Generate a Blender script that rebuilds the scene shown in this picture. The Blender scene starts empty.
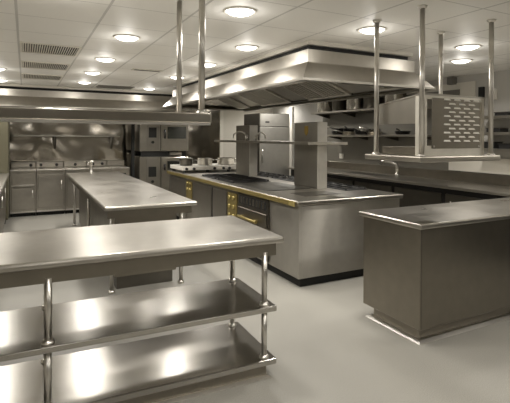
import bpy, bmesh, math, random
from mathutils import Vector, Matrix
random.seed(4)
S = bpy.context.scene
C = S.collection
PI = math.pi
CEIL = 2.5

# ------------------------------------------------------------------ materials
def nodes(m):
    m.use_nodes = True
    nt = m.node_tree
    return nt, nt.nodes, nt.links, nt.nodes['Principled BSDF']

def plain(name, col, rough=.5, metal=0, spec=None, coat=0):
    m = bpy.data.materials.new(name)
    nt, N, L, b = nodes(m)
    b.inputs['Base Color'].default_value = (*col, 1)
    b.inputs['Roughness'].default_value = rough
    b.inputs['Metallic'].default_value = metal
    if spec is not None: b.inputs['Specular IOR Level'].default_value = spec
    if coat: b.inputs['Coat Weight'].default_value = coat
    # faint wear so that no surface is perfectly even
    tc = N.new('ShaderNodeTexCoord'); nz = N.new('ShaderNodeTexNoise'); nz.inputs['Scale'].default_value = 14
    L.new(tc.outputs['Object'], nz.inputs['Vector'])
    mr = N.new('ShaderNodeMapRange'); mr.inputs['To Min'].default_value = max(0, rough - .05); mr.inputs['To Max'].default_value = min(1, rough + .05)
    L.new(nz.outputs['Fac'], mr.inputs['Value']); L.new(mr.outputs[0], b.inputs['Roughness'])
    return m

def steel(name, col=(.60, .57, .51), r0=.2, r1=.4, wav=.0, wscale=(2, 2, 2), brush=(3, 3, 60), bstr=.02, smudge=2.2, dirt=.10, aniso=0):
    """stainless steel: smudged roughness, brushed grain and slightly wavy sheet"""
    m = bpy.data.materials.new(name)
    nt, N, L, b = nodes(m)
    b.inputs['Metallic'].default_value = 1
    if aniso:
        b.inputs['Anisotropic'].default_value = aniso
        tg = N.new('ShaderNodeTangent'); tg.direction_type = 'RADIAL'; tg.axis = 'Z'; L.new(tg.outputs[0], b.inputs['Tangent']); b.inputs['Anisotropic Rotation'].default_value = .25
    tc = N.new('ShaderNodeTexCoord')
    n1 = N.new('ShaderNodeTexNoise'); n1.inputs['Scale'].default_value = smudge; n1.inputs['Detail'].default_value = 2; n1.inputs['Roughness'].default_value = .6
    L.new(tc.outputs['Object'], n1.inputs['Vector'])
    mr = N.new('ShaderNodeMapRange'); mr.inputs['From Min'].default_value = .2; mr.inputs['From Max'].default_value = .8
    mr.inputs['To Min'].default_value = r0; mr.inputs['To Max'].default_value = r1
    L.new(n1.outputs['Fac'], mr.inputs['Value']); L.new(mr.outputs[0], b.inputs['Roughness'])
    mx = N.new('ShaderNodeMix'); mx.data_type = 'RGBA'
    mx.inputs['A'].default_value = (*[c * (1 - dirt) for c in col], 1); mx.inputs['B'].default_value = (*[min(1, c * (1 + dirt)) for c in col], 1)
    n3 = N.new('ShaderNodeTexNoise'); n3.inputs['Scale'].default_value = smudge * 5; n3.inputs['Detail'].default_value = 3
    L.new(tc.outputs['Object'], n3.inputs['Vector'])
    L.new(n3.outputs['Fac'], mx.inputs['Factor']); L.new(mx.outputs['Result'], b.inputs['Base Color'])
    mp = N.new('ShaderNodeMapping'); mp.inputs['Scale'].default_value = brush
    L.new(tc.outputs['Object'], mp.inputs['Vector'])
    n2 = N.new('ShaderNodeTexNoise'); n2.inputs['Scale'].default_value = 6; n2.inputs['Detail'].default_value = 3
    L.new(mp.outputs[0], n2.inputs['Vector'])
    bp = N.new('ShaderNodeBump'); bp.inputs['Strength'].default_value = max(bstr, .001); bp.inputs['Distance'].default_value = .01
    L.new(n2.outputs['Fac'], bp.inputs['Height'])
    if wav:
        mp2 = N.new('ShaderNodeMapping'); mp2.inputs['Scale'].default_value = wscale
        L.new(tc.outputs['Object'], mp2.inputs['Vector'])
        n4 = N.new('ShaderNodeTexNoise'); n4.inputs['Scale'].default_value = 1; n4.inputs['Detail'].default_value = 0
        L.new(mp2.outputs[0], n4.inputs['Vector'])
        b2 = N.new('ShaderNodeBump'); b2.inputs['Strength'].default_value = wav; b2.inputs['Distance'].default_value = .05
        L.new(n4.outputs['Fac'], b2.inputs['Height']); L.new(bp.outputs[0], b2.inputs['Normal'])
        L.new(b2.outputs[0], b.inputs['Normal'])
    else:
        L.new(bp.outputs[0], b.inputs['Normal'])
    return m

M = {}
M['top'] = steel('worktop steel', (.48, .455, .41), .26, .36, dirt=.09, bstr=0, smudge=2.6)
M['shelf'] = steel('undershelf steel', (.46, .44, .405), .20, .27, dirt=.07, bstr=0, smudge=2)
M['panel'] = steel('brushed panel steel', (.40, .378, .335), .35, .38, aniso=1, wav=.10, wscale=(5, 5, .25), bstr=0)
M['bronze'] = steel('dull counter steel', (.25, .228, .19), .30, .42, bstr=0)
M['hood'] = steel('hood steel', (.44, .415, .37), .27, .36, bstr=0)
M['tube'] = steel('tube steel', (.64, .615, .57), .27, .34, bstr=0)
M['splash'] = steel('splashback steel', (.44, .41, .36), .08, .2, wav=.75, wscale=(2.4, 2, 2.6), smudge=1.6, bstr=0)
M['beam'] = steel('shelf beam steel', (.50, .47, .42), .14, .24, bstr=0, wav=.15, wscale=(3, 3, 1))
M['satin'] = steel('satin steel', (.62, .60, .55), .46, .56, bstr=0)
M['oven'] = steel('oven steel', (.42, .395, .345), .28, .40, bstr=0)
M['range'] = steel('range steel', (.42, .395, .35), .26, .42, bstr=0)
M['filter'] = steel('filter steel', (.74, .71, .64), .42, .55, bstr=0)
M['darksteel'] = steel('dark steel', (.16, .15, .13), .3, .45)
M['pot'] = steel('pot steel', (.80, .77, .71), .14, .24, bstr=0)
M['louvre'] = plain('pressed louvre steel', (.86, .84, .78), .5, 0)
M['fridge'] = steel('fridge steel', (.36, .34, .30), .32, .44, bstr=0)
M['olive'] = plain('olive enamel', (.10, .092, .058), .45)
M['black'] = plain('black plastic', (.012, .012, .011), .4)
M['iron'] = plain('cast iron', (.022, .021, .020), .5, .3)
M['griddle'] = plain('griddle plate', (.11, .105, .09), .32, .8)
M['brass'] = plain('brass', (.25, .195, .07), .45, .55)
M['brasslight'] = plain('pale brass', (.42, .34, .13), .4, .5)
M['glass'] = plain('dark oven glass', (.018, .02, .015), .1, 0, coat=.5)
M['white'] = plain('white enamel', (.74, .71, .64), .35)
M['rubber'] = plain('black recess', (.01, .01, .009), .7)
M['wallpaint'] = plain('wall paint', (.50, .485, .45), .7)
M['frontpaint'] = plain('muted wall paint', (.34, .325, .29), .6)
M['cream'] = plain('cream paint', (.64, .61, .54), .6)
M['greywall'] = plain('grey wall panel', (.17, .16, .14), .5)
M['tile'] = plain('pale wall tile', (.66, .63, .56), .4)
M['shade_wall'] = plain('shade toned wall', (.17, .16, .135), .45)  # dark tone carries the shade under the hood
M['signgold'] = plain('gold badge', (.42, .29, .07), .4, .6)
M['stain'] = plain('dark food', (.06, .05, .04), .4)

def make_floor():
    m = bpy.data.materials.new('speckled vinyl')
    nt, N, L, b = nodes(m)
    tc = N.new('ShaderNodeTexCoord')
    a = N.new('ShaderNodeTexNoise'); a.inputs['Scale'].default_value = 180; a.inputs['Detail'].default_value = 2
    c = N.new('ShaderNodeTexNoise'); c.inputs['Scale'].default_value = 1.3; c.inputs['Detail'].default_value = 5
    L.new(tc.outputs['Object'], a.inputs['Vector']); L.new(tc.outputs['Object'], c.inputs['Vector'])
    r1 = N.new('ShaderNodeValToRGB'); r1.color_ramp.elements[0].position = .35; r1.color_ramp.elements[1].position = .65
    r1.color_ramp.elements[0].color = (.235, .226, .203, 1); r1.color_ramp.elements[1].color = (.33, .317, .286, 1)
    r2 = N.new('ShaderNodeValToRGB'); r2.color_ramp.elements[0].color = (.80, .80, .80, 1); r2.color_ramp.elements[1].color = (1.1, 1.1, 1.08, 1)
    L.new(a.outputs['Fac'], r1.inputs[0]); L.new(c.outputs['Fac'], r2.inputs[0])
    mx = N.new('ShaderNodeMix'); mx.data_type = 'RGBA'; mx.blend_type = 'MULTIPLY'; mx.inputs['Factor'].default_value = 1
    L.new(r1.outputs[0], mx.inputs['A']); L.new(r2.outputs[0], mx.inputs['B']); L.new(mx.outputs['Result'], b.inputs['Base Color'])
    b.inputs['Roughness'].default_value = .42
    bp = N.new('ShaderNodeBump'); bp.inputs['Strength'].default_value = .06; bp.inputs['Distance'].default_value = .004
    L.new(a.outputs['Fac'], bp.inputs['Height']); L.new(bp.outputs[0], b.inputs['Normal'])
    return m
M['floor'] = make_floor()

TP = .607; TX = .543; TY = 2.74
def make_ceiling():
    m = bpy.data.materials.new('ceiling tiles')
    nt, N, L, b = nodes(m)
    tc = N.new('ShaderNodeTexCoord'); sx = N.new('ShaderNodeSeparateXYZ'); L.new(tc.outputs['Object'], sx.inputs[0])
    def mth(op, a, v=None):
        n = N.new('ShaderNodeMath'); n.operation = op
        if hasattr(a, 'links'): L.new(a, n.inputs[0])
        else: n.inputs[0].default_value = a
        if v is not None:
            if hasattr(v, 'links'): L.new(v, n.inputs[1])
            else: n.inputs[1].default_value = v
        return n.outputs[0]
    def edge(o, off, w):
        f = mth('FRACT', mth('DIVIDE', mth('SUBTRACT', o, off - 20 * TP), TP))
        d = mth('ABSOLUTE', mth('SUBTRACT', f, .5))
        return mth('GREATER_THAN', d, .5 - w)
    ex = edge(sx.outputs[0], TX, .016); ey = edge(sx.outputs[1], TY, .009)
    g = mth('MAXIMUM', ex, ey)
    nz = N.new('ShaderNodeTexNoise'); nz.inputs['Scale'].default_value = 90; L.new(tc.outputs['Object'], nz.inputs['Vector'])
    rp = N.new('ShaderNodeValToRGB'); rp.color_ramp.elements[0].color = (.80, .785, .745, 1); rp.color_ramp.elements[1].color = (.87, .855, .815, 1)
    L.new(nz.outputs['Fac'], rp.inputs[0])
    mx = N.new('ShaderNodeMix'); mx.data_type = 'RGBA'; mx.inputs['B'].default_value = (.55, .54, .51, 1)
    L.new(g, mx.inputs['Factor']); L.new(rp.outputs[0], mx.inputs['A']); L.new(mx.outputs['Result'], b.inputs['Base Color'])
    b.inputs['Roughness'].default_value = .55
    bp = N.new('ShaderNodeBump'); bp.inputs['Strength'].default_value = .3; bp.inputs['Distance'].default_value = -.004
    L.new(g, bp.inputs['Height']); L.new(bp.outputs[0], b.inputs['Normal'])
    return m
M['ceiling'] = make_ceiling()

def make_lamp():
    m = bpy.data.materials.new('lit diffuser')
    nt, N, L, b = nodes(m)
    b.inputs['Base Color'].default_value = (.9, .88, .82, 1)
    b.inputs['Emission Color'].default_value = (1, .96, .895, 1)
    b.inputs['Emission Strength'].default_value = LAMP
    m.cycles.emission_sampling = 'NONE'
    return m
LAMP = 5
M['lamp'] = make_lamp()

# ------------------------------------------------------------------ mesh helpers (world coordinates)
def box(bm, x0, x1, y0, y1, z0, z1, bev=0, seg=2):
    v = [bm.verts.new(p) for p in ((x0, y0, z0), (x1, y0, z0), (x1, y1, z0), (x0, y1, z0), (x0, y0, z1), (x1, y0, z1), (x1, y1, z1), (x0, y1, z1))]
    f = [bm.faces.new([v[i] for i in q]) for q in ((3, 2, 1, 0), (4, 5, 6, 7), (0, 1, 5, 4), (1, 2, 6, 5), (2, 3, 7, 6), (3, 0, 4, 7))]
    if bev:
        es = list({e for ff in f for e in ff.edges})
        bmesh.ops.bevel(bm, geom=es, offset=bev, segments=seg, profile=.5, affect='EDGES', clamp_overlap=True)
    return bm

def hexa(bm, b4, t4):
    """a solid from four bottom and four top corners (same order)"""
    v = [bm.verts.new(p) for p in list(b4) + list(t4)]
    for q in ((3, 2, 1, 0), (4, 5, 6, 7), (0, 1, 5, 4), (1, 2, 6, 5), (2, 3, 7, 6), (3, 0, 4, 7)):
        bm.faces.new([v[i] for i in q])
    return bm

def tube(bm, pts, r, seg=14, cap=True):
    pts = [Vector(p) for p in pts]; rings = []
    for i, p in enumerate(pts):
        a = pts[max(0, i - 1)]; b = pts[min(len(pts) - 1, i + 1)]
        d = (b - a).normalized()
        up = Vector((0, 0, 1)) if abs(d.z) < .9 else Vector((1, 0, 0))
        s = d.cross(up).normalized(); t = s.cross(d)
        rr = r[i] if isinstance(r, (list, tuple)) else r
        rings.append([bm.verts.new(p + s * math.cos(2 * PI * k / seg) * rr + t * math.sin(2 * PI * k / seg) * rr) for k in range(seg)])
    for A, B in zip(rings, rings[1:]):
        for k in range(seg):
            f = bm.faces.new((A[k], B[k], B[(k + 1) % seg], A[(k + 1) % seg])); f.smooth = True
    if cap:
        bm.faces.new(rings[0]); bm.faces.new(rings[-1][::-1])
    return bm

def lathe(bm, prof, c, seg=28, smooth=True):
    rings = []
    for r, z in prof:
        if r < 1e-5: rings.append([bm.verts.new((c[0], c[1], c[2] + z))])
        else: rings.append([bm.verts.new((c[0] + r * math.cos(2 * PI * k / seg), c[1] + r * math.sin(2 * PI * k / seg), c[2] + z)) for k in range(seg)])
    for A, B in zip(rings, rings[1:]):
        for k in range(seg):
            n = (k + 1) % seg
            if len(A) == 1 and len(B) == 1: continue
            if len(A) == 1: f = bm.faces.new((A[0], B[k], B[n]))
            elif len(B) == 1: f = bm.faces.new((A[k], B[0], A[n]))
            else: f = bm.faces.new((A[k], B[k], B[n], A[n]))
            f.smooth = smooth
    return bm

def disc_x(bm, x0, x1, y, z, r, seg=20):
    tube(bm, [(x0, y, z), (x1, y, z)], r, seg); return bm

def nb(): return bmesh.new()
def B(*a, **k): return box(nb(), *a, **k)
def T(*a, **k): return tube(nb(), *a, **k)

def origin_of(o):
    v = Vector((0, 0, 0))
    while o is not None:
        v += o.location; o = o.parent
    return v

def obj(name, bm, mat, parent=None, label=None, at=None):
    bmesh.ops.recalc_face_normals(bm, faces=bm.faces[:])
    off = origin_of(parent) if parent else Vector(at or (0, 0, 0))
    bmesh.ops.translate(bm, vec=-off, verts=bm.verts[:])
    me = bpy.data.meshes.new(name); bm.to_mesh(me); bm.free()
    me.materials.append(M[mat])
    o = bpy.data.objects.new(name, me); C.objects.link(o)
    if parent: o.parent = parent
    elif at: o.location = at
    if label: o['label'] = label
    return o

def thing(name, label, cat, loc=(0, 0, 0), group=None):
    o = bpy.data.objects.new(name, None); C.objects.link(o)
    o.location = loc; o.empty_display_size = .1
    o['label'] = label; o['category'] = cat
    if group: o['group'] = group
    return o

def tag(o, label, cat, group=None):
    o['label'] = label; o['category'] = cat
    if group: o['group'] = group
    return o

def struct(name, bm, mat):
    o = obj(name, bm, mat); o['kind'] = 'structure'; return o

def dup(root, loc, label, group=None):
    """a copy of a thing with its parts and sub-parts"""
    r = root.copy(); C.objects.link(r); r.location = loc; r['label'] = label
    if group: r['group'] = group
    for ch in list(root.children):
        c = ch.copy(); C.objects.link(c); c.parent = r
        for g in list(ch.children):
            d = g.copy(); C.objects.link(d); d.parent = c
    return r

# ------------------------------------------------------------------ setting
X0, X1, Y0, Y1 = -3.2, 5.9, -3.6, 10.4
struct('floor', B(X0 - .1, X1 + .1, Y0 - .1, Y1 + .1, -.1, 0), 'floor')
struct('ceiling', B(X0 - .1, X1 + .1, Y0 - .1, Y1 + .1, CEIL, CEIL + .1), 'ceiling')
struct('wall_back', B(X0 - .1, X1 + .1, Y1, Y1 + .1, 0, CEIL), 'cream')
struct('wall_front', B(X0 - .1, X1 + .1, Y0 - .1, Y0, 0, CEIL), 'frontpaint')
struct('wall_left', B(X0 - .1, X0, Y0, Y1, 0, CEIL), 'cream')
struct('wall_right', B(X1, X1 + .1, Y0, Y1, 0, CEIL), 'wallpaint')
struct('trim_1', B(X0, 4.36, Y1 - .03, Y1, 0, 2.45), 'splash')            # steel cladding of the back wall
t = struct('trim_2', B(4.36, 4.44, Y1 - .06, Y1, 0, CEIL), 'white')       # white jamb where the cladding ends
struct('shade_trim', B(X1 - .03, X1, 4.6, 8.1, .9, 2.3), 'shade_wall')          # dark sheet that puts the hood's shade on the wall behind the shelves
struct('trim_4', B(X1 - .04, X1, 1.5, 4.78, 1.06, 1.27), 'tile')          # pale tiled band above the wall counter
struct('trim_5', B(X1 - .05, X1, 9.35, 9.48, 0, 2.3), 'white')            # pale door jamb beyond the fridge

# ------------------------------------------------------------------ ceiling fittings
def downlight(x, y, label, group='recessed ceiling downlights'):
    r = thing('ceiling_downlight', label, 'light', (x, y, CEIL), group)
    obj('trim_ring', lathe(nb(), [(.104, -.004), (.122, -.014), (.128, -.004), (.128, 0), (.104, 0), (.104, -.004)], (x, y, CEIL), 32), 'white', r)
    obj('diffuser', lathe(nb(), [(0, -.034), (.05, -.031), (.085, -.020), (.103, -.006), (.103, -.001), (0, -.001)], (x, y, CEIL), 32), 'lamp', r)
    ld = LAMPDATA; lo = bpy.data.objects.new('lamp', ld); C.objects.link(lo); lo.parent = r; lo.location = (0, 0, -.036)
    lo = bpy.data.objects.new('lamp_glow', GLOWDATA); C.objects.link(lo); lo.parent = r; lo.location = (0, 0, -.11)
    return r
LAMPDATA = bpy.data.lights.new('downlight lamp', 'AREA'); LAMPDATA.shape = 'DISK'; LAMPDATA.size = .20
LAMPDATA.energy = 13; LAMPDATA.color = (1, .96, .895); LAMPDATA.spread = math.radians(150)
GLOWDATA = bpy.data.lights.new('downlight glow', 'POINT'); GLOWDATA.shadow_soft_size = .06; GLOWDATA.energy = 1.6; GLOWDATA.color = (1, .96, .895)
LT = [(1.433, 3.035, 'round ceiling downlight nearest the two rods of the left hanging shelf'),
      (.86, 4.35, 'nearest round downlight of the row beside the ceiling grilles'),
      (.87, 5.70, 'second nearest round downlight of the row beside the ceiling grilles'),
      (.89, 7.0, 'third nearest round downlight of the row beside the ceiling grilles'),
      (.92, 8.3, 'farthest round downlight of the row beside the ceiling grilles'),
      (2.07, 4.21, 'nearest round downlight along the left side of the island hood'),
      (2.11, 5.45, 'second nearest round downlight along the left side of the island hood'),
      (2.14, 6.85, 'third nearest round downlight along the left side of the island hood, behind the left rods'),
      (2.17, 8.75, 'small distant round downlight in front of the back wall hood, left of the left rods'),
      (2.694, 3.0, 'round downlight partly behind a rod, in front of the island hood'),
      (4.055, 3.08, 'nearer of the two round downlights above the louvred cabinet'),
      (4.71, 3.67, 'farther of the two round downlights above the louvred cabinet'),
      (-.36, 7.25, 'upper of the two round downlights cut by the left picture edge'),
      (-.37, 8.7, 'lower of the two round downlights cut by the left picture edge'),
      (.21, 3.12, 'round downlight just above the top left picture edge')]
for a in LT: downlight(*a)
# lamps of the same kind elsewhere in the room, behind and beside the camera
for x, y in ((.21, 1.2), (1.43, 1.2), (2.69, .6), (.21, -1.2), (2.1, -1.2), (4.72, 1.1), (5.35, .9), (4.2, -1.4), (-1.6, 2.4), (-1.6, 5.2), (-1.6, 8.0), (4.75, 6.2), (4.8, 7.9), (-1.6, -.6)):
    downlight(x, y, 'round recessed ceiling downlight out of view behind or beside the camera', 'downlights out of view')

for x, y in ((3.6, 9.4), (5.5, 9.5)):
    downlight(x, y, 'round recessed ceiling downlight hidden behind the island hood', 'downlights behind the hood')

def vent(x0, y0, label):
    x1, y1 = x0 + TP - .02, y0 + TP - .02
    r = thing('ceiling_grille', label, 'vent', (x0, y0, CEIL), 'square ceiling grilles')
    z = CEIL
    bm = nb(); w = .022
    for a in ((x0, x1, y0, y0 + w), (x0, x1, y1 - w, y1), (x0, x0 + w, y0 + w, y1 - w), (x1 - w, x1, y0 + w, y1 - w)): box(bm, *a, z - .012, z)
    obj('frame', bm, 'white', r)
    obj('backing', B(x0 + w, x1 - w, y0 + w, y1 - w, z - .002, z), 'rubber', r)
    bm = nb(); n = 24
    for i in range(n):
        xx = x0 + w + (x1 - x0 - 2 * w) * (i + .5) / n
        hexa(bm, [(xx - .009, y0 + w, z - .012), (xx - .006, y0 + w, z - .012), (xx - .006, y1 - w, z - .012), (xx - .009, y1 - w, z - .012)],
             [(xx + .004, y0 + w, z - .001), (xx + .007, y0 + w, z - .001), (xx + .007, y1 - w, z - .001), (xx + .004, y1 - w, z - .001)])
    obj('slats', bm, 'tile', r)
vent(TX - TP + .01, 5.06, 'nearest of the three square slatted grilles in the left ceiling')
vent(TX - TP + .01, 6.34, 'middle of the three square slatted grilles in the left ceiling')
vent(TX - TP + .01, 7.62, 'farthest of the three square slatted grilles in the left ceiling')
r = thing('ceiling_grille', 'wide dark ceiling grille close to the back wall hood', 'vent', (1.2, 8.72, CEIL))
obj('frame', B(1.2, 1.86, 8.62, 9.0, CEIL - .012, CEIL), 'greywall', r)
bm = nb()
for i in range(9): box(bm, 1.22, 1.84, 8.64 + i * .039, 8.66 + i * .039, CEIL - .018, CEIL - .012)
obj('slats', bm, 'greywall', r)
r = thing('linear_air_diffuser', 'thin linear air slot in the ceiling left of the left rods', 'vent', (1.36, 6.3, CEIL))
obj('frame', B(1.33, 1.75, 6.28, 6.42, CEIL - .01, CEIL), 'tile', r)
obj('slot', B(1.36, 1.72, 6.33, 6.37, CEIL - .013, CEIL - .01), 'rubber', r)

# ------------------------------------------------------------------ island hood
def ring_wall(bm, o0, z0, o1, z1, th=.012):
    """four sloping walls between a lower and an upper rectangle (x0,x1,y0,y1), with a thickness"""
    def cor(r, z, d): return [(r[0] + d, r[2] + d, z), (r[1] - d, r[2] + d, z), (r[1] - d, r[3] - d, z), (r[0] + d, r[3] - d, z)]
    A, Bq = cor(o0, z0, 0), cor(o1, z1, 0); Ai, Bi = cor(o0, z0, th), cor(o1, z1, th)
    vA, vB, vAi, vBi = [[bm.verts.new(p) for p in q] for q in (A, Bq, Ai, Bi)]
    for i in range(4):
        j = (i + 1) % 4
        bm.faces.new((vA[i], vA[j], vB[j], vB[i])); bm.faces.new((vAi[j], vAi[i], vBi[i], vBi[j]))
        bm.faces.new((vA[j], vA[i], vAi[i], vAi[j])); bm.faces.new((vB[i], vB[j], vBi[j], vBi[i]))
    return bm

def grow(r, d): return (r[0] - d, r[1] + d, r[2] - d, r[3] + d)

def filt(bm, p00, p10, p11, p01, n=6, th=.035):
    """a grease filter lying in the quad p00..p01: a frame and n raised slats"""
    P = [Vector(p) for p in (p00, p10, p11, p01)]
    nrm = (P[1] - P[0]).cross(P[3] - P[0]).normalized()
    def pt(u, v, h): return (P[0] * (1 - u) + P[1] * u) * (1 - v) + (P[3] * (1 - u) + P[2] * u) * v + nrm * h
    def bar(u0, u1, v0, v1, h0, h1):
        hexa(bm, [pt(u0, v0, h0), pt(u1, v0, h0), pt(u1, v1, h0), pt(u0, v1, h0)], [pt(u0, v0, h1), pt(u1, v0, h1), pt(u1, v1, h1), pt(u0, v1, h1)])
    bar(0, 1, 0, .07, 0, th); bar(0, 1, .93, 1, 0, th); bar(0, .05, .07, .93, 0, th); bar(.95, 1, .07, .93, 0, th)
    for i in range(n):
        c = .05 + .9 * (i + .5) / n
        bar(c - .028, c + .028, .07, .93, 0, th * .8)

def hood(name, label, U, flare, banks, n, ends=True):
    zl, zm, zt, zb = 2.085, 2.274, 2.41, 2.46
    r = thing(name, label, 'extractor hood', (U[0], U[2], zl))
    obj('upper_band', ring_wall(nb(), U, zm + .012, U, zt), 'hood', r)
    bm = ring_wall(nb(), grow(U, flare), zl + .022, grow(U, .012), zm)
    ring_wall(bm, grow(U, .012), zm, grow(U, .006), zm + .012)
    obj('skirt', bm, 'hood', r)
    bm = ring_wall(nb(), grow(U, flare + .008), zl, grow(U, flare + .008), zl + .022, .10)
    obj('lip_gutter', bm, 'hood', r)
    obj('recess_band', ring_wall(nb(), grow(U, -.05), zt, grow(U, -.05), zb, .03), 'rubber', r)
    obj('roof_panel', B(U[0] + .012, U[1] - .012, U[2] + .012, U[3] - .012, zt - .014, zt), 'darksteel', r)
    obj('ceiling_trim', ring_wall(nb(), grow(U, -.01), zb, grow(U, -.01), CEIL, .06), 'tile', r)
    i0 = grow(U, flare - .10)
    for (xa, za, xb, zb2) in banks:     # each bank: low edge x,z to high edge x,z
        L0, L1 = i0[2] + .05, i0[3] - .05
        w = (L1 - L0) / n
        for k in range(n):
            a, b = L0 + k * w + .012, L0 + (k + 1) * w - .012
            q = [(xa, a, za), (xa, b, za), (xb, b, zb2), (xb, a, zb2)]
            nn = (Vector(q[1]) - Vector(q[0])).cross(Vector(q[3]) - Vector(q[0]))
            if nn.z > 0: q = [q[1], q[0], q[3], q[2]]
            if k % 3 != 1:
                bm = nb(); filt(bm, *q); obj('grease_filter', bm, 'filter', r)
            else:
                d = Vector((0, 0, .012))
                bm = nb(); hexa(bm, [Vector(p) - d for p in q], [Vector(p) for p in q]); obj('blank_panel', bm, 'hood', r)
        # tray that carries the bank
        s = 1 if xa > xb else -1
        obj('filter_tray', B(min(xa, xa + s * .07), max(xa, xa + s * .07), L0, L1, za - .03, za + .0), 'darksteel', r)
    return r
UI = (2.43, 3.853, 3.6, 8.06)
hood('island_hood', 'large stainless extractor hood with sloping skirt hanging over the cooking island', UI, .149,
     [(3.80, 2.14, 3.17, 2.38), (2.48, 2.14, 3.11, 2.38)], 9)
UB = (-2.2, 3.0, 9.3, 10.2)
hood('wall_hood', 'long stainless extractor hood along the back wall above the range', UB, .149, [(10.1, 2.3, 10.0, 2.3)] and [], 9)

# ------------------------------------------------------------------ near table, left foreground
def near_table():
    x1, y0, y1, x0 = 1.515, 2.505, 3.385, -1.25
    r = thing('prep_table', 'stainless prep table with two undershelves in the left foreground', 'table', (x1, y0, 0))
    obj('tabletop', B(x0, x1, y0, y1, .858, .902, .016, 3), 'top', r)
    bm = nb(); a = .04
    for q in ((x0 + a, x1 - a, y0 + a, y0 + a + .02), (x0 + a, x1 - a, y1 - a - .02, y1 - a), (x0 + a, x0 + a + .02, y0 + a + .02, y1 - a - .02), (x1 - a - .02, x1 - a, y0 + a + .02, y1 - a - .02)):
        box(bm, *q, .775, .858)
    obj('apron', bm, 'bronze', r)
    ys = 3.15
    for zt in (.454, .112):
        obj('undershelf', B(x0 + .02, x1 - .05, y0 + .005, ys, zt - .036, zt, .006, 2), 'shelf', r)
    obj('plinth', B(x0 + .1, x1 - .115, y0 + .03, ys - .06, .010, .076), 'bronze', r)
    bm = nb(); a, b, c, d = x0 + .08, x1 - .09, y0 - .005, ys - .04
    hexa(bm, [(a, c, 0), (b, c, 0), (b, d, 0), (a, d, 0)], [(a + .02, c + .02, .010), (b - .02, c + .02, .010), (b - .02, d - .02, .010), (a + .02, d - .02, .010)])
    obj('plinth_trim', bm, 'tube', r)
    for lx in (x0 + .09, .112, x1 - .12):
        for ly in (y0 + .05, ys - .055):
            for za, zb in ((.454, .80), (.112, .418)):
                l = obj('post', T([(lx, ly, za), (lx, ly, zb)], .019), 'tube', r)
                obj('collar', lathe(nb(), [(.019, .022), (.024, .02), (.034, .006), (.034, 0), (.019, 0)], (lx, ly, za), 20), 'tube', l)
    r.rotation_euler.z = math.radians(-1.6)
    return r
near_table()

# ------------------------------------------------------------------ closed counter on the right
def right_counter():
    x0, x1, y0, y1 = 2.605, 5.0, 2.365, 3.035
    r = thing('base_counter', 'closed stainless counter on a plinth at the right, under the louvred cabinet', 'counter', (x0, y0, 0))
    obj('countertop', B(x0 - .012, x1, y0 - .012, y1 + .012, .872, .914, .012, 3), 'top', r)
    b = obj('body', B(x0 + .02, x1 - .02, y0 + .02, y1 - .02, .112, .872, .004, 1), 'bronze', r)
    obj('corner_seam', B(x0 + .030, x0 + .034, y0 + .0185, y0 + .0205, .12, .86), 'darksteel', b)
    obj('plinth', B(x0 + .085, x1 - .085, y0 + .085, y1 - .085, .01, .112), 'bronze', r)
    bm = nb(); a, b, c, d = x0 + .03, x1 - .03, y0 + .03, y1 - .03
    hexa(bm, [(a, c, 0), (b, c, 0), (b, d, 0), (a, d, 0)], [(a + .03, c + .03, .017), (b - .03, c + .03, .017), (b - .03, d - .03, .017), (a + .03, d - .03, .017)])
    obj('plinth_trim', bm, 'tube', r)
right_counter()

# ------------------------------------------------------------------ hanging shelves
def rod(r, x, y, z0):
    o = obj('rod', T([(x, y, z0), (x, y, CEIL - .001)], .019, 16), 'tube', r)
    obj('ceiling_flange', lathe(nb(), [(.019, -.02), (.03, -.012), (.036, 0), (.019, 0)], (x, y, CEIL - .001), 20), 'tube', o)
    obj('foot_flange', lathe(nb(), [(.019, .018), (.034, .006), (.034, 0), (.019, 0)], (x, y, z0), 20), 'tube', o)
r = thing('hanging_shelf', 'stainless shelf on four ceiling rods above the right counter, carrying the louvred cabinet', 'shelf', (2.53, 2.3, 1.42))
obj('shelf_board', B(2.47, 3.36, 2.25, 2.83, 1.378, 1.42, .008, 2), 'range', r)
for x, y in ((2.523, 2.751), (2.531, 2.294), (3.30, 2.782), (3.307, 2.30)): rod(r, x, y, 1.42)
r = thing('hanging_shelf', 'deep stainless shelf on ceiling rods hanging above the foreground prep table', 'shelf', (.92, 2.5, 1.69))
bm = B(-1.4, .965, 2.42, 3.0, 1.63, 1.688, .006, 2)
obj('shelf_board', bm, 'beam', r)
obj('bottom_lip', B(-1.38, .955, 2.412, 2.44, 1.618, 1.63), 'tube', r)
for x, y in ((.92, 2.47), (.935, 2.95), (-1.3, 2.47), (-1.3, 2.95)): rod(r, x, y, 1.688)

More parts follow.
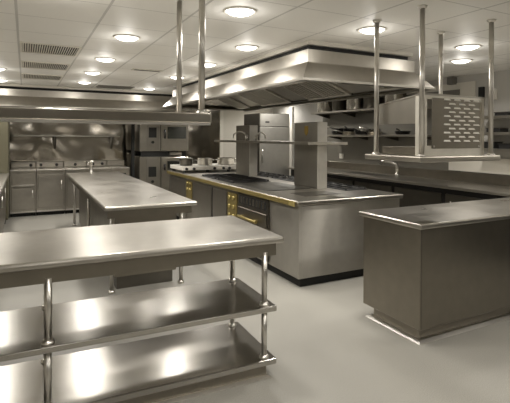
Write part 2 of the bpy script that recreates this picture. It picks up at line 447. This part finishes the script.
# louvred cabinet standing on the right hanging shelf
def louvred_cabinet():
    x0, x1, y0, y1, z0 = 2.57, 3.275, 2.335, 2.79, 1.42
    r = thing('louvred_cabinet', 'open sided stainless cabinet with a louvred front on the right hanging shelf', 'cabinet', (x0, y0, z0))
    zf, zk = 1.882, 1.822
    bm = nb()
    box(bm, x0, x0 + .06, y0, y0 + .055, z0, zf - .012)
    box(bm, x1 - .03, x1, y0, y0 + .055, z0, zf - .012)
    obj('rear_post', B(x1 - .03, x1, y1 - .03, y1, z0, zk - .012), 'hood', r)
    box(bm, x0 + .06, x1 - .03, y0, y0 + .03, z0, z0 + .075)
    box(bm, x0 + .06, x1 - .03, y0, y0 + .03, zf - .04, zf - .012)
    obj('frame', bm, 'filter', r)
    bm = nb()
    hexa(bm, [(x0 - .004, y0 - .006, zf - .012), (x1 + .004, y0 - .006, zf - .012), (x1 + .004, y1, zk - .012), (x0 - .004, y1, zk - .012)],
         [(x0 - .004, y0 - .006, zf), (x1 + .004, y0 - .006, zf), (x1 + .004, y1, zk), (x0 - .004, y1, zk)])
    obj('top_panel', bm, 'hood', r)
    # louvred front sheet with pressed hoods
    p = obj('louvre_panel', B(x0 + .105, x1 - .055, y0 - .006, y0, z0 + .055, zf - .03, .003, 1), 'bronze', r, 'dull brown steel panel with rows of pressed louvres')
    bm = nb()
    for i in range(11):
        z = 1.842 - i * .0312
        xs = [2.835 + .111 * k for k in range(4)] if i % 2 == 0 else [2.89 + .111 * k for k in range(3)]
        for x in xs:
            w, h, d = .034, .0085, .016
            pr = [(-w, 0), (-w + .008, -d), (w - .008, -d), (w, 0)]
            bo = [(x + a, y0 - .006 + b, z - h * .5) for a, b in pr]; to = [(x + a * .9, y0 - .006 + b * .15, z + h) for a, b in pr]
            hexa(bm, bo, to)
    obj('louvres', bm, 'louvre', p)
    for xx in (x0 + .125, x1 - .075): obj('screw', T([(xx, y0 - .010, z0 + .070), (xx, y0 - .006, z0 + .070)], .008, 10), 'tube', p)
    
    bm = nb()
    a, b = y0 + .055, y1
    for xa in (x0 + .004,):
        hexa(bm, [(xa, a, 1.66), (xa + .012, a, 1.66), (xa + .012, b, 1.66), (xa, b, 1.66)], [(xa, a, zf - .02), (xa + .012, a, zf - .02), (xa + .012, b, zk - .012), (xa, b, zk - .012)])
    obj('side_panel', bm, 'hood', r)
    obj('bottom_tray', B(x0 + .02, x1 - .04, y0 + .06, y1 - .03, z0 + .001, z0 + .062, .004, 1), 'bronze', r)
louvred_cabinet()

# ------------------------------------------------------------------ cooking island
IX0, IX1, IY0, IY1 = 2.464, 3.918, 3.812, 8.478
def island():
    r = thing('cooking_island', 'long cooking island with a brass edged top under the large hood', 'cooking island', (IX0, IY0, 0))
    bx0, bx1, by0, by1 = IX0 + .03, IX1 - .03, IY0 + .03, IY1 - .03
    obj('countertop', B(IX0, IX1, IY0, IY1, .852, .90, .012, 3), 'top', r)
    b = obj('body', B(bx0, bx1, by0, by1, .095, .852, .008, 2), 'panel', r)
    obj('corner_post', B(bx0 - .006, bx0 + .045, by0 - .006, by0 + .03, .10, .85, .004, 1), 'panel', r)
    obj('toe_kick', B(bx0 + .05, bx1 - .05, by0 + .05, by1 - .05, 0, .095), 'rubber', r)
    obj('brass_edge', B(IX0 - .012, IX0 - .001, IY0 + .05, IY1, .842, .894, .003, 1), 'brass', r, 'brass strip along the left edge')
    obj('brass_end_cap', B(IX0 - .015, IX0 - .012, IY0 + .045, IY0 + .16, .842, .896), 'brasslight', r)
    X = bx0
    # oven front beside the blank end panel
    o = obj('oven_front', B(X - .012, X, 4.47, 5.28, .12, .83, .003, 1), 'darksteel', r)
    obj('vent_grille', B(X - .015, X - .012, 4.52, 5.24, .70, .80), 'rubber', o)
    for i in range(8): obj('grille_bar', B(X - .019, X - .015, 4.56 + i * .085, 4.60 + i * .085, .71, .79), 'bronze', o)
    d = obj('oven_door', B(X - .03, X - .012, 4.50, 5.26, .15, .655, .004, 1), 'bronze', r)
    bm = nb(); tube(bm, [(X - .07, 4.66, .545), (X - .07, 5.16, .545)], .018, 12)
    for yy in (4.72, 5.10): box(bm, X - .07, X - .03, yy - .02, yy + .02, .527, .563)
    obj('handle', bm, 'brass', d, 'brass bar handle')
    for (ya, yb, zs) in ((5.33, 5.62, (.74, .62, .50)), (7.10, 7.38, (.76, .66))):
        c = obj('control_panel', B(X - .014, X, ya, yb, .42, .80, .003, 1), 'brass', r, 'brass control panel with knobs')
        for z in zs:
            for yy in (ya + .08, yb - .08):
                bm = nb(); disc_x(bm, X - .036, X - .014, yy, z, .026)
                obj('knob', bm, 'brasslight', c)
    for (ya, yb) in ((5.66, 6.16), (6.22, 7.05), (7.42, 8.40)):
        obj('cupboard_door', B(X - .016, X, ya, yb, .14, .80, .004, 1), 'range', r)
    obj('door_gap', B(X - .004, X, 6.165, 6.215, .14, .80), 'rubber', r)
    # cooking surfaces let into the top
    obj('griddle_plate', B(2.60, 3.24, 4.72, 5.62, .90, .906, .004, 1), 'griddle', r, 'dark smooth griddle plate')
    obj('worktop_inset', B(2.75, 3.25, 4.12, 4.44, .90, .9025), 'darksteel', r)
    for (xa, xb, ya, yb) in ((2.60, 3.22, 5.72, 6.32), (2.60, 3.22, 6.4, 7.0), (3.50, 3.86, 4.35, 5.25), (3.50, 3.86, 5.35, 6.25), (3.50, 3.86, 6.35, 7.2)):
        h = obj('burner_tray', B(xa, xb, ya, yb, .90, .904), 'iron', r)
        bm = nb()
        n = 4
        for i in range(n + 1):
            yy = ya + .03 + (yb - ya - .06) * i / n
            box(bm, xa + .02, xb - .02, yy - .008, yy + .008, .916, .928)
        for xx in (xa + .03, (xa + xb) / 2, xb - .03): box(bm, xx - .008, xx + .008, ya + .02, yb - .02, .916, .928)
        for xx in (xa + .03, xb - .03):
            for yy in (ya + .03, yb - .03): box(bm, xx - .01, xx + .01, yy - .01, yy + .01, .904, .916)
        obj('pan_support', bm, 'iron', h)
        bm = nb()
        for fx, fy in ((.5, .27), (.5, .73)):
            lathe(bm, [(0, .010), (.05, .010), (.06, .004), (.06, 0)], (xa + (xb - xa) * fx, ya + (yb - ya) * fy, .904), 18)
        obj('burner_caps', bm, 'darksteel', h)
island()

g = thing('island_gantry', 'service gantry of two steel columns and an overshelf on the cooking island', 'gantry', (3.35, 5, .9))
c2 = obj('column', B(3.29, 3.43, 4.65, 5.20, .90, 1.752, .006, 1), 'fridge', g)
bm = nb()
pts = [(-.04, .06), (.04, .06), (.045, .0), (.035, -.04), (0, -.075), (-.035, -.04), (-.045, .0)]
va = [bm.verts.new((3.289, 4.90 + a, 1.645 + b)) for a, b in pts]; vb = [bm.verts.new((3.282, 4.90 + a * .9, 1.645 + b * .9)) for a, b in pts]
bm.faces.new(va); bm.faces.new(vb[::-1])
for i in range(7): bm.faces.new((va[i], va[(i + 1) % 7], vb[(i + 1) % 7], vb[i]))
obj('badge', bm, 'signgold', c2, 'small gold shield badge')
obj('end_strip', B(3.285, 3.435, 4.638, 4.65, .90, 1.75, .003, 1), 'satin', c2)
c1 = obj('column', B(3.29, 3.43, 6.57, 7.10, .90, 1.752, .006, 1), 'fridge', g)
obj('end_strip', B(3.285, 3.435, 6.558, 6.57, .90, 1.75, .003, 1), 'satin', c1)
bm = nb()
box(bm, 3.08, 3.284, 4.55, 7.6, 1.462, 1.495); box(bm, 3.436, 3.69, 4.55, 7.6, 1.462, 1.495)
box(bm, 3.284, 3.436, 4.55, 4.636, 1.462, 1.495); box(bm, 3.284, 3.436, 5.202, 6.556, 1.462, 1.495); box(bm, 3.284, 3.436, 7.102, 7.6, 1.462, 1.495)
obj('overshelf', bm, 'top', g)

def pot_filler(x, y, z, s, label, sweep):
    r = thing('pot_filler_tap', label, 'tap', (x, y, z))
    obj('valve', T([(x, y, z), (x, y, z + .10 * s)], [.028 * s, .022 * s]), 'tube', r)
    a = [(x, y, z + .08 * s)] + [(x + sweep[0] * k, y + sweep[1] * k, z + (.10 + .05 * math.sin(PI * k)) * s) for k in (.15, .35, .6, .85, 1)]
    a.append((a[-1][0], a[-1][1], a[-1][2] - .06 * s))
    obj('spout', T(a, .013 * s, 10), 'tube', r)
    obj('lever', T([(x, y - .02, z + .06 * s), (x - .02, y - .09 * s, z + .075 * s)], .010 * s, 8), 'tube', r)
pot_filler(3.20, 6.50, 1.495, 1.0, 'chrome swivel tap in front of the far gantry column', (-.06, .38))
pot_filler(3.36, 6.46, 1.495, .9, 'chrome tap on the overshelf facing the near gantry column', (.10, -.12))

# raised boiling top on the far end of the island, with pans
r = thing('boiling_top', 'white edged boiling top on black feet at the far end of the island', 'hob', (2.5, 7.7, .9))
obj('body', B(2.50, 3.86, 7.68, 8.42, .945, 1.012, .006, 1), 'white', r)
obj('hob_plate', B(2.54, 3.82, 7.72, 8.38, 1.012, 1.018), 'satin', r)
for x in (2.56, 3.0, 3.42, 3.8):
    for y in (7.72, 8.36):
        obj('foot', lathe(nb(), [(0, .046), (.028, .046), (.028, .01), (.036, 0), (0, 0)], (x, y, .90), 14), 'black', r)
for x in (2.58, 2.72, 3.12, 3.3, 3.42):
    bm = nb(); tube(bm, [(x, 7.68, .972), (x, 7.645, .972)], .024, 14); obj('knob', bm, 'black', r)

def pot(x, y, z, R, H, label, mat='pot', lid=True, handles=True, group=None, name='stock_pot'):
    r = thing(name, label, 'pot', (x, y, z), group)
    t_ = .006
    obj('pot_body', lathe(nb(), [(0, 0), (R - .012, 0), (R, .012), (R, H - .004), (R + .008, H), (R - t_, H), (R - t_, .016), (0, .012)], (x, y, z), 36), mat, r)
    if handles:
        for s in (-1, 1):
            pts = [(x + s * (R - .002), y - .05, z + H * .72), (x + s * (R + .04), y - .045, z + H * .74), (x + s * (R + .045), y, z + H * .745), (x + s * (R + .04), y + .045, z + H * .74), (x + s * (R - .002), y + .05, z + H * .72)]
            obj('handle', T(pts, .008, 8), mat, r)
    if lid:
        l = obj('lid', lathe(nb(), [(R + .010, H + .001), (R + .010, H + .009), (R * .7, H + .02), (0, H + .026)], (x, y, z), 36), mat, r)
        obj('lid_knob', lathe(nb(), [(.012, H + .024), (.012, H + .04), (.024, H + .05), (0, H + .056)], (x, y, z), 14), 'black', l)
    return r
pot(2.68, 8.0, 1.018, .12, .12, 'dark shallow pan with a lid at the left end of the boiling top', 'darksteel')
pot(3.06, 8.02, 1.018, .14, .13, 'shiny saucepan left of the other one on the boiling top', 'pot', False)
pot(3.50, 8.02, 1.018, .17, .13, 'wider shiny saucepan nearest the far gantry column on the boiling top', 'pot', False)

# ------------------------------------------------------------------ middle table
def middle_table():
    x0, x1, y0, y1 = .645, 1.546, 4.245, 8.5
    r = thing('work_table', 'long stainless work table left of the cooking island, behind the prep table', 'table', (x0, y0, 0))
    obj('tabletop', B(x0, x1, y0, y1, .862, .902, .014, 3), 'top', r)
    bm = nb(); a = .04
    for q in ((x0 + a, x1 - a, y0 + a + .02, y0 + a + .04), (x0 + a, x1 - a, y1 - a - .02, y1 - a), (x0 + a, x0 + a + .02, y0 + a + .04, y1 - a - .02), (x1 - a - .02, x1 - a, y0 + a + .04, y1 - a - .02)):
        box(bm, *q, .785, .862)
    obj('apron', bm, 'bronze', r)
    for lx in (x0 + .125, x1 - .065):
        for ly in (4.57, 6.4, 8.3):
            l = obj('leg', T([(lx, ly, 0), (lx, ly, .862)], .021), 'tube', r)
            obj('foot', lathe(nb(), [(.021, .03), (.03, .025), (.036, .006), (.036, 0), (.021, 0)], (lx, ly, 0), 18), 'tube', l)
    obj('cupboard', B(x0 + .16, x1 - .10, 4.62, 7.9, .13, .78, .004, 1), 'bronze', r)
    obj('cupboard_plinth', B(x0 + .19, x1 - .13, 4.66, 7.85, 0, .13), 'darksteel', r)
middle_table()
r = thing('table_tap', 'short chrome tap at the far end of the long work table', 'tap', (1.05, 8.38, .902))
obj('column', lathe(nb(), [(.036, 0), (.036, .012), (.024, .03), (.024, .17), (.034, .18), (.034, .205), (.02, .215), (0, .218)], (1.05, 8.38, .902), 18), 'tube', r)
obj('spout', T([(1.05, 8.38, 1.06), (1.0, 8.30, 1.085), (.97, 8.25, 1.06)], .014, 10), 'tube', r)

# ------------------------------------------------------------------ far left: counter and tall cabinet
r = thing('side_counter', 'stainless counter at the left edge in front of the tall olive cabinet', 'counter', (-.9, 5.2, 0))
obj('countertop', B(-1.15, -.24, 5.0, 8.85, .865, .902, .010, 2), 'top', r)
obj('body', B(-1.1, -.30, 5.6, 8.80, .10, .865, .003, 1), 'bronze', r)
obj('toe_kick', B(-1.05, -.36, 5.66, 8.74, 0, .10), 'rubber', r)
for y in (5.08, 5.5): obj('leg', T([(-.29, y, 0), (-.29, y, .865)], .02), 'tube', r)
for ya, yb in ((5.64, 6.65), (6.69, 7.7), (7.74, 8.76)):
    d = obj('door', B(-.30, -.285, ya, yb, .14, .82, .003, 1), 'bronze', r)
    obj('handle', T([(-.265, ya + .06, .6), (-.265, ya + .06, .75)], .01, 8), 'tube', d)
r = thing('tall_cabinet', 'tall plain olive cabinet cut by the left picture edge', 'cabinet', (-.7, 8.9, 0))
obj('body', B(-1.15, -.255, 8.92, 9.55, .08, 2.02, .005, 1), 'olive', r)
obj('door', B(-1.14, -.262, 8.895, 8.92, .10, 2.0, .004, 1), 'olive', r)
obj('plinth', B(-1.1, -.3, 8.96, 9.5, 0, .08), 'rubber', r)

# ------------------------------------------------------------------ back range
RG = 'range units along the back wall'
def range_unit(x0, w, label, tall=True, knobs=(.35, .5, .72)):
    y0, y1 = 9.62, 10.33
    r = thing('range_unit', label, 'cooker', (x0, y0, 0), RG)
    x1 = x0 + w - .006
    obj('body', B(x0, x1, y0, y1, .10, .86, .003, 1), 'range', r)
    obj('toe_kick', B(x0 + .01, x1 - .01, y0 + .06, y1 - .02, .0, .10), 'rubber', r)
    obj('base_rail', B(x0, x1, y0 - .03, y0 + .0, .075, .10, .004, 1), 'tube', r)
    obj('worktop', B(x0, x1, y0 - .03, y1, .86, .90, .008, 2), 'top', r)
    obj('back_ledge', B(x0, x1, y1 - .14, y1, .90, 1.02, .006, 1), 'top', r)
    if tall:
        d = obj('door', B(x0 + .03, x1 - .03, y0 - .022, y0, .16, .80, .006, 1), 'range', r)
        obj('handle', T([(x1 - .07, y0 - .05, .50), (x1 - .07, y0 - .05, .68)], .012, 8), 'tube', d)
    else:
        obj('recess_panel', B(x0 + .03, x1 - .05, y0 - .008, y0, .62, .82), 'range', r)
        obj('recess_shelf', B(x0 + .02, x1 - .03, y0 - .04, y0, .58, .61, .004, 1), 'tube', r)
        d = obj('door', B(x0 + .03, x1 - .03, y0 - .022, y0, .14, .56, .006, 1), 'range', r)
        obj('handle', T([(x1 - .06, y0 - .045, .36), (x1 - .06, y0 - .045, .50)], .012, 8), 'tube', d)
    c = obj('control_strip', B(x0 + .01, x1 - .01, y1 - .17, y1 - .14, .91, 1.0, .003, 1), 'range', r)
    for k in knobs:
        bm = nb(); tube(bm, [(x0 + w * k, y1 - .205, .955), (x0 + w * k, y1 - .17, .955)], .03, 14); obj('knob', bm, 'black', c)
    return r
range_unit(-.25, .45, 'leftmost range unit on the back wall, with a recessed panel over a low door', False, (.8,))
range_unit(.20, .52, 'range unit with a tall door, second from the left on the back wall', True, (.18, .75))
range_unit(.72, .46, 'range unit behind the far end of the work table', True, (.5,))
range_unit(1.18, .42, 'range unit on the back wall right of the table tap', True, (.3, .75))
r = range_unit(1.60, .38, 'rightmost range unit with an open black niche, next to the ovens', False, ())
obj('niche', B(1.66, 1.90, 9.60, 9.618, .64, .78), 'rubber', r)
r = thing('wall_shelf', 'thin steel shelf across the steel back wall above the range', 'shelf', (.8, 10.2, 1.55))
obj('shelf_board', B(-.2, 1.85, 10.06, 10.37, 1.54, 1.565, .004, 1), 'top', r)
for x in (.55, 1.70):
    bm = nb(); hexa(bm, [(x, 10.30, 1.28), (x + .03, 10.30, 1.28), (x + .03, 10.37, 1.28), (x, 10.37, 1.28)], [(x, 10.08, 1.54), (x + .03, 10.08, 1.54), (x + .03, 10.37, 1.54), (x, 10.37, 1.54)])
    obj('bracket', bm, 'darksteel', r)

# ------------------------------------------------------------------ stacked ovens
OG = 'combi ovens stacked on the back wall'
def oven(z0, z1, label, zw0, zw1, disp):
    x0, x1, y0, y1 = 2.18, 3.27, 9.6, 10.34
    r = thing('combi_oven', label, 'oven', (x0, y0, z0), OG)
    obj('body', B(x0, x1, y0, y1, z0, z1, .006, 1), 'oven', r)
    c = obj('control_panel', B(x0 + .15, x0 + .42, y0 - .012, y0, z0 + .03, z1 - .03, .003, 1), 'fridge', r)
    obj('display', B(x0 + .19, x0 + .36, y0 - .016, y0 - .012, disp, disp + .22, .003, 1), 'black', c)
    bm = nb(); tube(bm, [(x0 + .275, y0 - .05, disp - .10), (x0 + .275, y0 - .012, disp - .10)], .03, 16); obj('dial', bm, 'black', c)
    obj('button', B(x0 + .24, x0 + .31, y0 - .015, y0 - .012, disp + .10, disp + .11), 'tube', c)
    d = obj('door', B(x0 + .47, x1 - .02, y0 - .035, y0, z0 + .02, z1 - .02, .006, 1), 'oven', r)
    obj('door_window', B(x0 + .60, x1 - .07, y0 - .039, y0 - .034, zw0, zw1, .003, 1), 'glass', d)
    bm = nb(); tube(bm, [(x0 + .53, y0 - .085, zw0 + .0), (x0 + .53, y0 - .085, zw1 - .06)], .016, 12)
    for zz in (zw0 + .03, zw1 - .09): box(bm, x0 + .518, x0 + .542, y0 - .085, y0 - .035, zz - .012, zz + .012)
    obj('handle', bm, 'black', d)
    obj('side_seam', B(x0 + .445, x0 + .455, y0 - .004, y0, z0 + .01, z1 - .01), 'rubber', r)
    return r
oven(1.235, 1.92, 'upper combi oven with a dark window, standing on the lower oven', 1.51, 1.77, 1.53)
oven(.42, 1.115, 'lower combi oven with a greenish dark window, under the other oven', .82, 1.02, .68)
r = thing('oven_spacer', 'black spacer frame between the two stacked ovens', 'frame', (2.2, 9.7, 1.115))
bm = nb()
for (xa, xb, ya, yb) in ((2.22, 2.84, 9.63, 9.70), (3.14, 3.22, 9.63, 9.70), (2.22, 3.22, 10.2, 10.3)): box(bm, xa, xb, ya, yb, 1.115, 1.235)
obj('rails', bm, 'rubber', r)
obj('drip_tray', B(2.85, 3.13, 9.64, 10.1, 1.14, 1.20, .004, 1), 'top', r)
r = thing('oven_stand', 'low steel stand carrying the stacked ovens', 'stand', (2.2, 9.7, 0))
obj('frame_top', B(2.2, 3.25, 9.63, 10.3, .38, .42), 'oven', r)
for x in (2.23, 3.22):
    for y in (9.66, 10.27): obj('leg', B(x - .02, x + .02, y - .02, y + .02, 0, .38), 'oven', r)
o = obj('gap_strip', B(2.08, 2.14, 9.9, 10.0, 0, 2.02), 'rubber'); tag(o, 'black upright strip standing for the dark gap left of the stacked ovens', 'strip')  # the dark gap beside the ovens, built as a solid black upright

# ------------------------------------------------------------------ fridge
r = thing('upright_fridge', 'tall steel fridge behind the gantry columns of the island', 'fridge', (4.45, 8.4, 0))
obj('body', B(4.45, 5.20, 8.43, 9.18, .10, 2.07, .006, 1), 'darksteel', r)
obj('plinth', B(4.48, 5.17, 8.47, 9.14, 0, .10), 'rubber', r)
d = obj('door', B(4.455, 5.195, 8.395, 8.43, 1.79, 2.06, .006, 1), 'satin', r)
obj('badge', B(4.58, 4.68, 8.390, 8.395, 1.865, 1.895, .002, 1), 'black', d)
d = obj('door', B(4.455, 5.195, 8.395, 8.43, .12, 1.775, .006, 1), 'satin', r)
obj('handle', T([(4.50, 8.36, 1.0), (4.50, 8.36, 1.3)], .012, 8), 'tube', d)

# ------------------------------------------------------------------ counter along the right wall
def wall_counter():
    x0, x1, y0, y1 = 5.06, 5.86, -.5, 8.3
    r = thing('wall_counter', 'long dark fronted steel counter along the right wall behind the island', 'counter', (x0, 4, 0))
    obj('worktop', B(x0, x1, y0, y1, .868, .905, .010, 2), 'range', r)
    obj('upstand', B(x1 - .03, x1, y0, y1, .905, 1.05, .004, 1), 'bronze', r)
    obj('body', B(x0 + .10, x1 - .02, y0 + .02, y1 - .02, .10, .868), 'iron', r)
    obj('toe_kick', B(x0 + .16, x1 - .05, y0 + .04, y1 - .04, 0, .10), 'rubber', r)
    y = 3.36
    for i in range(5):
        d = obj('cabinet_door', B(x0 + .075, x0 + .10, y, y + .88, .14, .79, .004, 1), 'darksteel', r)
        obj('handle', T([(x0 + .055, y + .78, .56), (x0 + .055, y + .78, .70)], .01, 8), 'tube', d)
        y += .95
    s = obj('sink_rim', ring_wall(nb(), (5.22, 5.68, 5.7, 6.6), .905, (5.22, 5.68, 5.7, 6.6), .912, .03), 'tube', r)
    obj('sink_basin', B(5.25, 5.65, 5.73, 6.57, .905, .9065), 'darksteel', r)
wall_counter()
tx, ty = 5.72, 5.72
r = thing('sink_tap', 'tall bent chrome tap on the counter along the right wall', 'tap', (tx, ty, .905))
obj('base', lathe(nb(), [(.04, 0), (.04, .015), (.026, .03), (.022, .06), (.018, .06)], (tx, ty, .905), 18), 'tube', r)
obj('spout', T([(tx, ty, .93), (tx, ty, 1.05), (tx - .01, ty + .02, 1.10), (tx - .06, ty + .08, 1.135), (tx - .14, ty + .17, 1.15), (tx - .17, ty + .20, 1.145), (tx - .18, ty + .21, 1.11)], .024, 12), 'tube', r)

# ------------------------------------------------------------------ wall shelves with pots and pans
def wall_shelf(z, ya, yb, label, bh):
    r = thing('wall_shelf', label, 'shelf', (5.7, ya, z))
    obj('shelf_board', B(5.47, 5.868, ya, yb, z - .035, z, .005, 1), 'top', r)
    n = 4
    for i in range(n):
        y = ya + .1 + (yb - ya - .23) * i / (n - 1)
        bm = nb(); hexa(bm, [(5.84, y, z - bh), (5.868, y, z - bh), (5.868, y + .03, z - bh), (5.84, y + .03, z - bh)], [(5.50, y, z - .035), (5.868, y, z - .035), (5.868, y + .03, z - .035), (5.50, y + .03, z - .035)])
        obj('bracket', bm, 'darksteel', r)
wall_shelf(2.085, 5.2, 7.98, 'upper wall shelf of big pots on the right wall, seen under the island hood', .12)
wall_shelf(1.61, 4.95, 7.55, 'lower wall shelf of dark pans on the right wall', .10)
PG = 'pots on the upper wall shelf'
pot(5.67, 7.70, 2.085, .185, .27, 'leftmost shiny stock pot on the upper wall shelf', 'pot', False, False, PG)
pot(5.68, 7.27, 2.085, .15, .24, 'dark stock pot between two shiny ones on the upper wall shelf', 'darksteel', False, False, PG)
pot(5.67, 6.74, 2.085, .19, .27, 'wide shiny stock pot in the middle of the upper wall shelf', 'pot', False, False, PG)
pot(5.68, 6.32, 2.085, .15, .25, 'dark stock pot just left of the near left rod on the upper wall shelf', 'darksteel', False, False, PG)
pot(5.67, 5.72, 2.085, .185, .25, 'shiny stock pot right of the rod, above the sloped side of the louvred cabinet', 'pot', False, False, PG)

FG = 'pans on the lower wall shelf'
def pan(x, y, z, R, H, ang, label, mat, fill=None):
    r = thing('frying_pan', label, 'pan', (x, y, z), FG)
    obj('pan_body', lathe(nb(), [(0, 0), (R * .8, 0), (R, H), (R + .006, H + .002), (R - .006, H), (R * .8 - .004, .006), (0, .006)], (x, y, z), 30), mat, r)
    dx, dy = math.cos(ang), math.sin(ang)
    obj('handle', T([(x + dx * R * .97, y + dy * R * .97, z + H * .8), (x + dx * (R + .08), y + dy * (R + .08), z + H + .02), (x + dx * (R + .17), y + dy * (R + .17), z + H + .03)], [.012, .011, .014], 8), 'tube' if mat == 'pot' else 'black', r)
    return r
pan(5.68, 7.30, 1.61, .14, .07, PI * 1.2, 'leftmost dark pan on the lower wall shelf', 'iron')
pan(5.66, 6.94, 1.61, .14, .06, PI * .9, 'shiny frying pan second from left on the lower wall shelf', 'pot')
pan(5.67, 6.58, 1.61, .13, .08, PI * 1.1, 'dark deep pan in the middle of the lower wall shelf', 'iron')
pan(5.66, 6.22, 1.61, .15, .05, PI * 1.0, 'wide shiny shallow pan on the lower wall shelf left of the near left rod', 'pot')
pan(5.67, 5.55, 1.61, .13, .06, PI * 1.15, 'small dark pan on the lower wall shelf seen through the louvred cabinet', 'iron')
for (x, y, z, R, H, a, l, m) in ((5.68, 7.30, 1.682, .12, .06, PI, 'shiny pan stacked on the leftmost dark pan of the lower wall shelf', 'pot'),
                                  (5.66, 6.94, 1.672, .12, .06, PI * 1.2, 'dark pan stacked on the second pan of the lower wall shelf', 'iron'),
                                  (5.66, 6.22, 1.662, .12, .05, PI * .9, 'small shiny pan stacked on the wide shallow pan of the lower wall shelf', 'pot')):
    pan(x, y, z, R, H, a, l, m)

# ------------------------------------------------------------------ right wall fittings
r = thing('wall_socket', 'small white socket on the shade-toned wall between gantry column and rod', 'socket', (5.87, 7.42, 1.17))
obj('plate', B(5.855, 5.87, 7.36, 7.49, 1.12, 1.22, .004, 1), 'white', r)
obj('outlet', B(5.852, 5.855, 7.395, 7.455, 1.145, 1.195), 'tile', r)
r = thing('wall_thermostat', 'small pale control box on the right wall beside the rightmost rod', 'switch', (5.9, 4.08, 2.17))
obj('housing', B(5.86, 5.90, 4.0, 4.12, 2.10, 2.26, .005, 1), 'white', r)
obj('dial', T([(5.855, 4.06, 2.17), (5.86, 4.06, 2.17)], .02, 14), 'greywall', r)
o = obj('cable_cover', B(5.865, 5.90, 4.2, 4.28, 2.02, 2.30), 'rubber'); tag(o, 'dark upright slot on the right wall behind the rightmost rod', 'cover')
o = obj('lit_wall_patch', B(5.88, 5.90, 4.34, 5.9, 1.95, 2.40, .003, 1), 'tile'); tag(o, 'pale patch for the lit part of the right wall, high above the louvred cabinet', 'panel')  # lit area of the wall, made as a paler sheet
o = obj('wall_speaker', B(5.78, 5.90, 4.66, 4.76, 2.38, 2.49, .006, 1), 'greywall'); tag(o, 'small grey box under the ceiling on the right wall', 'box')
r = thing('wall_rack', 'three tier steel rack on the right wall at the right picture edge', 'rack', (5.9, 3.6, 1.3))
for z in (1.38, 1.60, 1.82):
    bm = nb(); box(bm, 5.62, 5.89, 3.3, 4.12, z, z + .018)
    box(bm, 5.61, 5.62, 3.3, 4.12, z, z + .04)
    obj('shelf_board', bm, 'top', r)
for y in (3.32, 4.08): obj('upright', B(5.87, 5.895, y, y + .025, 1.28, 1.98), 'tube', r)
for k, (y, z, h, l) in enumerate(((3.98, 1.398, .10, 'black box on the lowest tier of the wall rack'), (3.72, 1.398, .08, 'black tub on the lowest tier of the wall rack, nearer the picture edge'), (3.9, 1.618, .07, 'black box on the middle tier of the wall rack'), (3.78, 1.838, .06, 'black box on the top tier of the wall rack'))):
    r = thing('storage_box', l, 'box', (5.74, y, z))
    obj('tub', B(5.65, 5.84, y - .1, y + .1, z, z + h, .008, 1), 'iron', r)
    obj('rim', B(5.645, 5.845, y - .105, y + .105, z + h, z + h + .012, .003, 1), 'darksteel', r)

# ------------------------------------------------------------------ world, camera, view
w = bpy.data.worlds.new('World'); S.world = w; w.use_nodes = True
w.node_tree.nodes['Background'].inputs[0].default_value = (.9, .85, .75, 1)
w.node_tree.nodes['Background'].inputs[1].default_value = .05

F, YAW, ROLL, CY, H = 445.6, math.radians(27.3), math.radians(.348), 137.3, 1.55
cd = bpy.data.cameras.new('Camera'); cam = bpy.data.objects.new('Camera', cd); C.objects.link(cam)
cd.sensor_fit = 'HORIZONTAL'; cd.sensor_width = 36; cd.lens = F / 510 * 36
cd.shift_y = -(201.5 - CY) / 510
cd.clip_start = .05; cd.clip_end = 60
W = Vector((math.sin(YAW), math.cos(YAW), 0)); r0 = Vector((math.cos(YAW), -math.sin(YAW), 0)); u0 = Vector((0, 0, 1))
R = r0 * math.cos(ROLL) + u0 * math.sin(ROLL); U = -r0 * math.sin(ROLL) + u0 * math.cos(ROLL)
m = Matrix((R, U, -W)).transposed().to_4x4(); m.translation = (0, 0, H)
cam.matrix_world = m
S.camera = cam

S.view_settings.view_transform = 'Standard'
S.view_settings.look = 'None'
S.view_settings.gamma = 1
S.view_settings.use_curve_mapping = False
S.view_settings.exposure = .1
S.cycles.use_denoising = True
S.cycles.sample_clamp_indirect = 3
S.cycles.max_bounces = 8
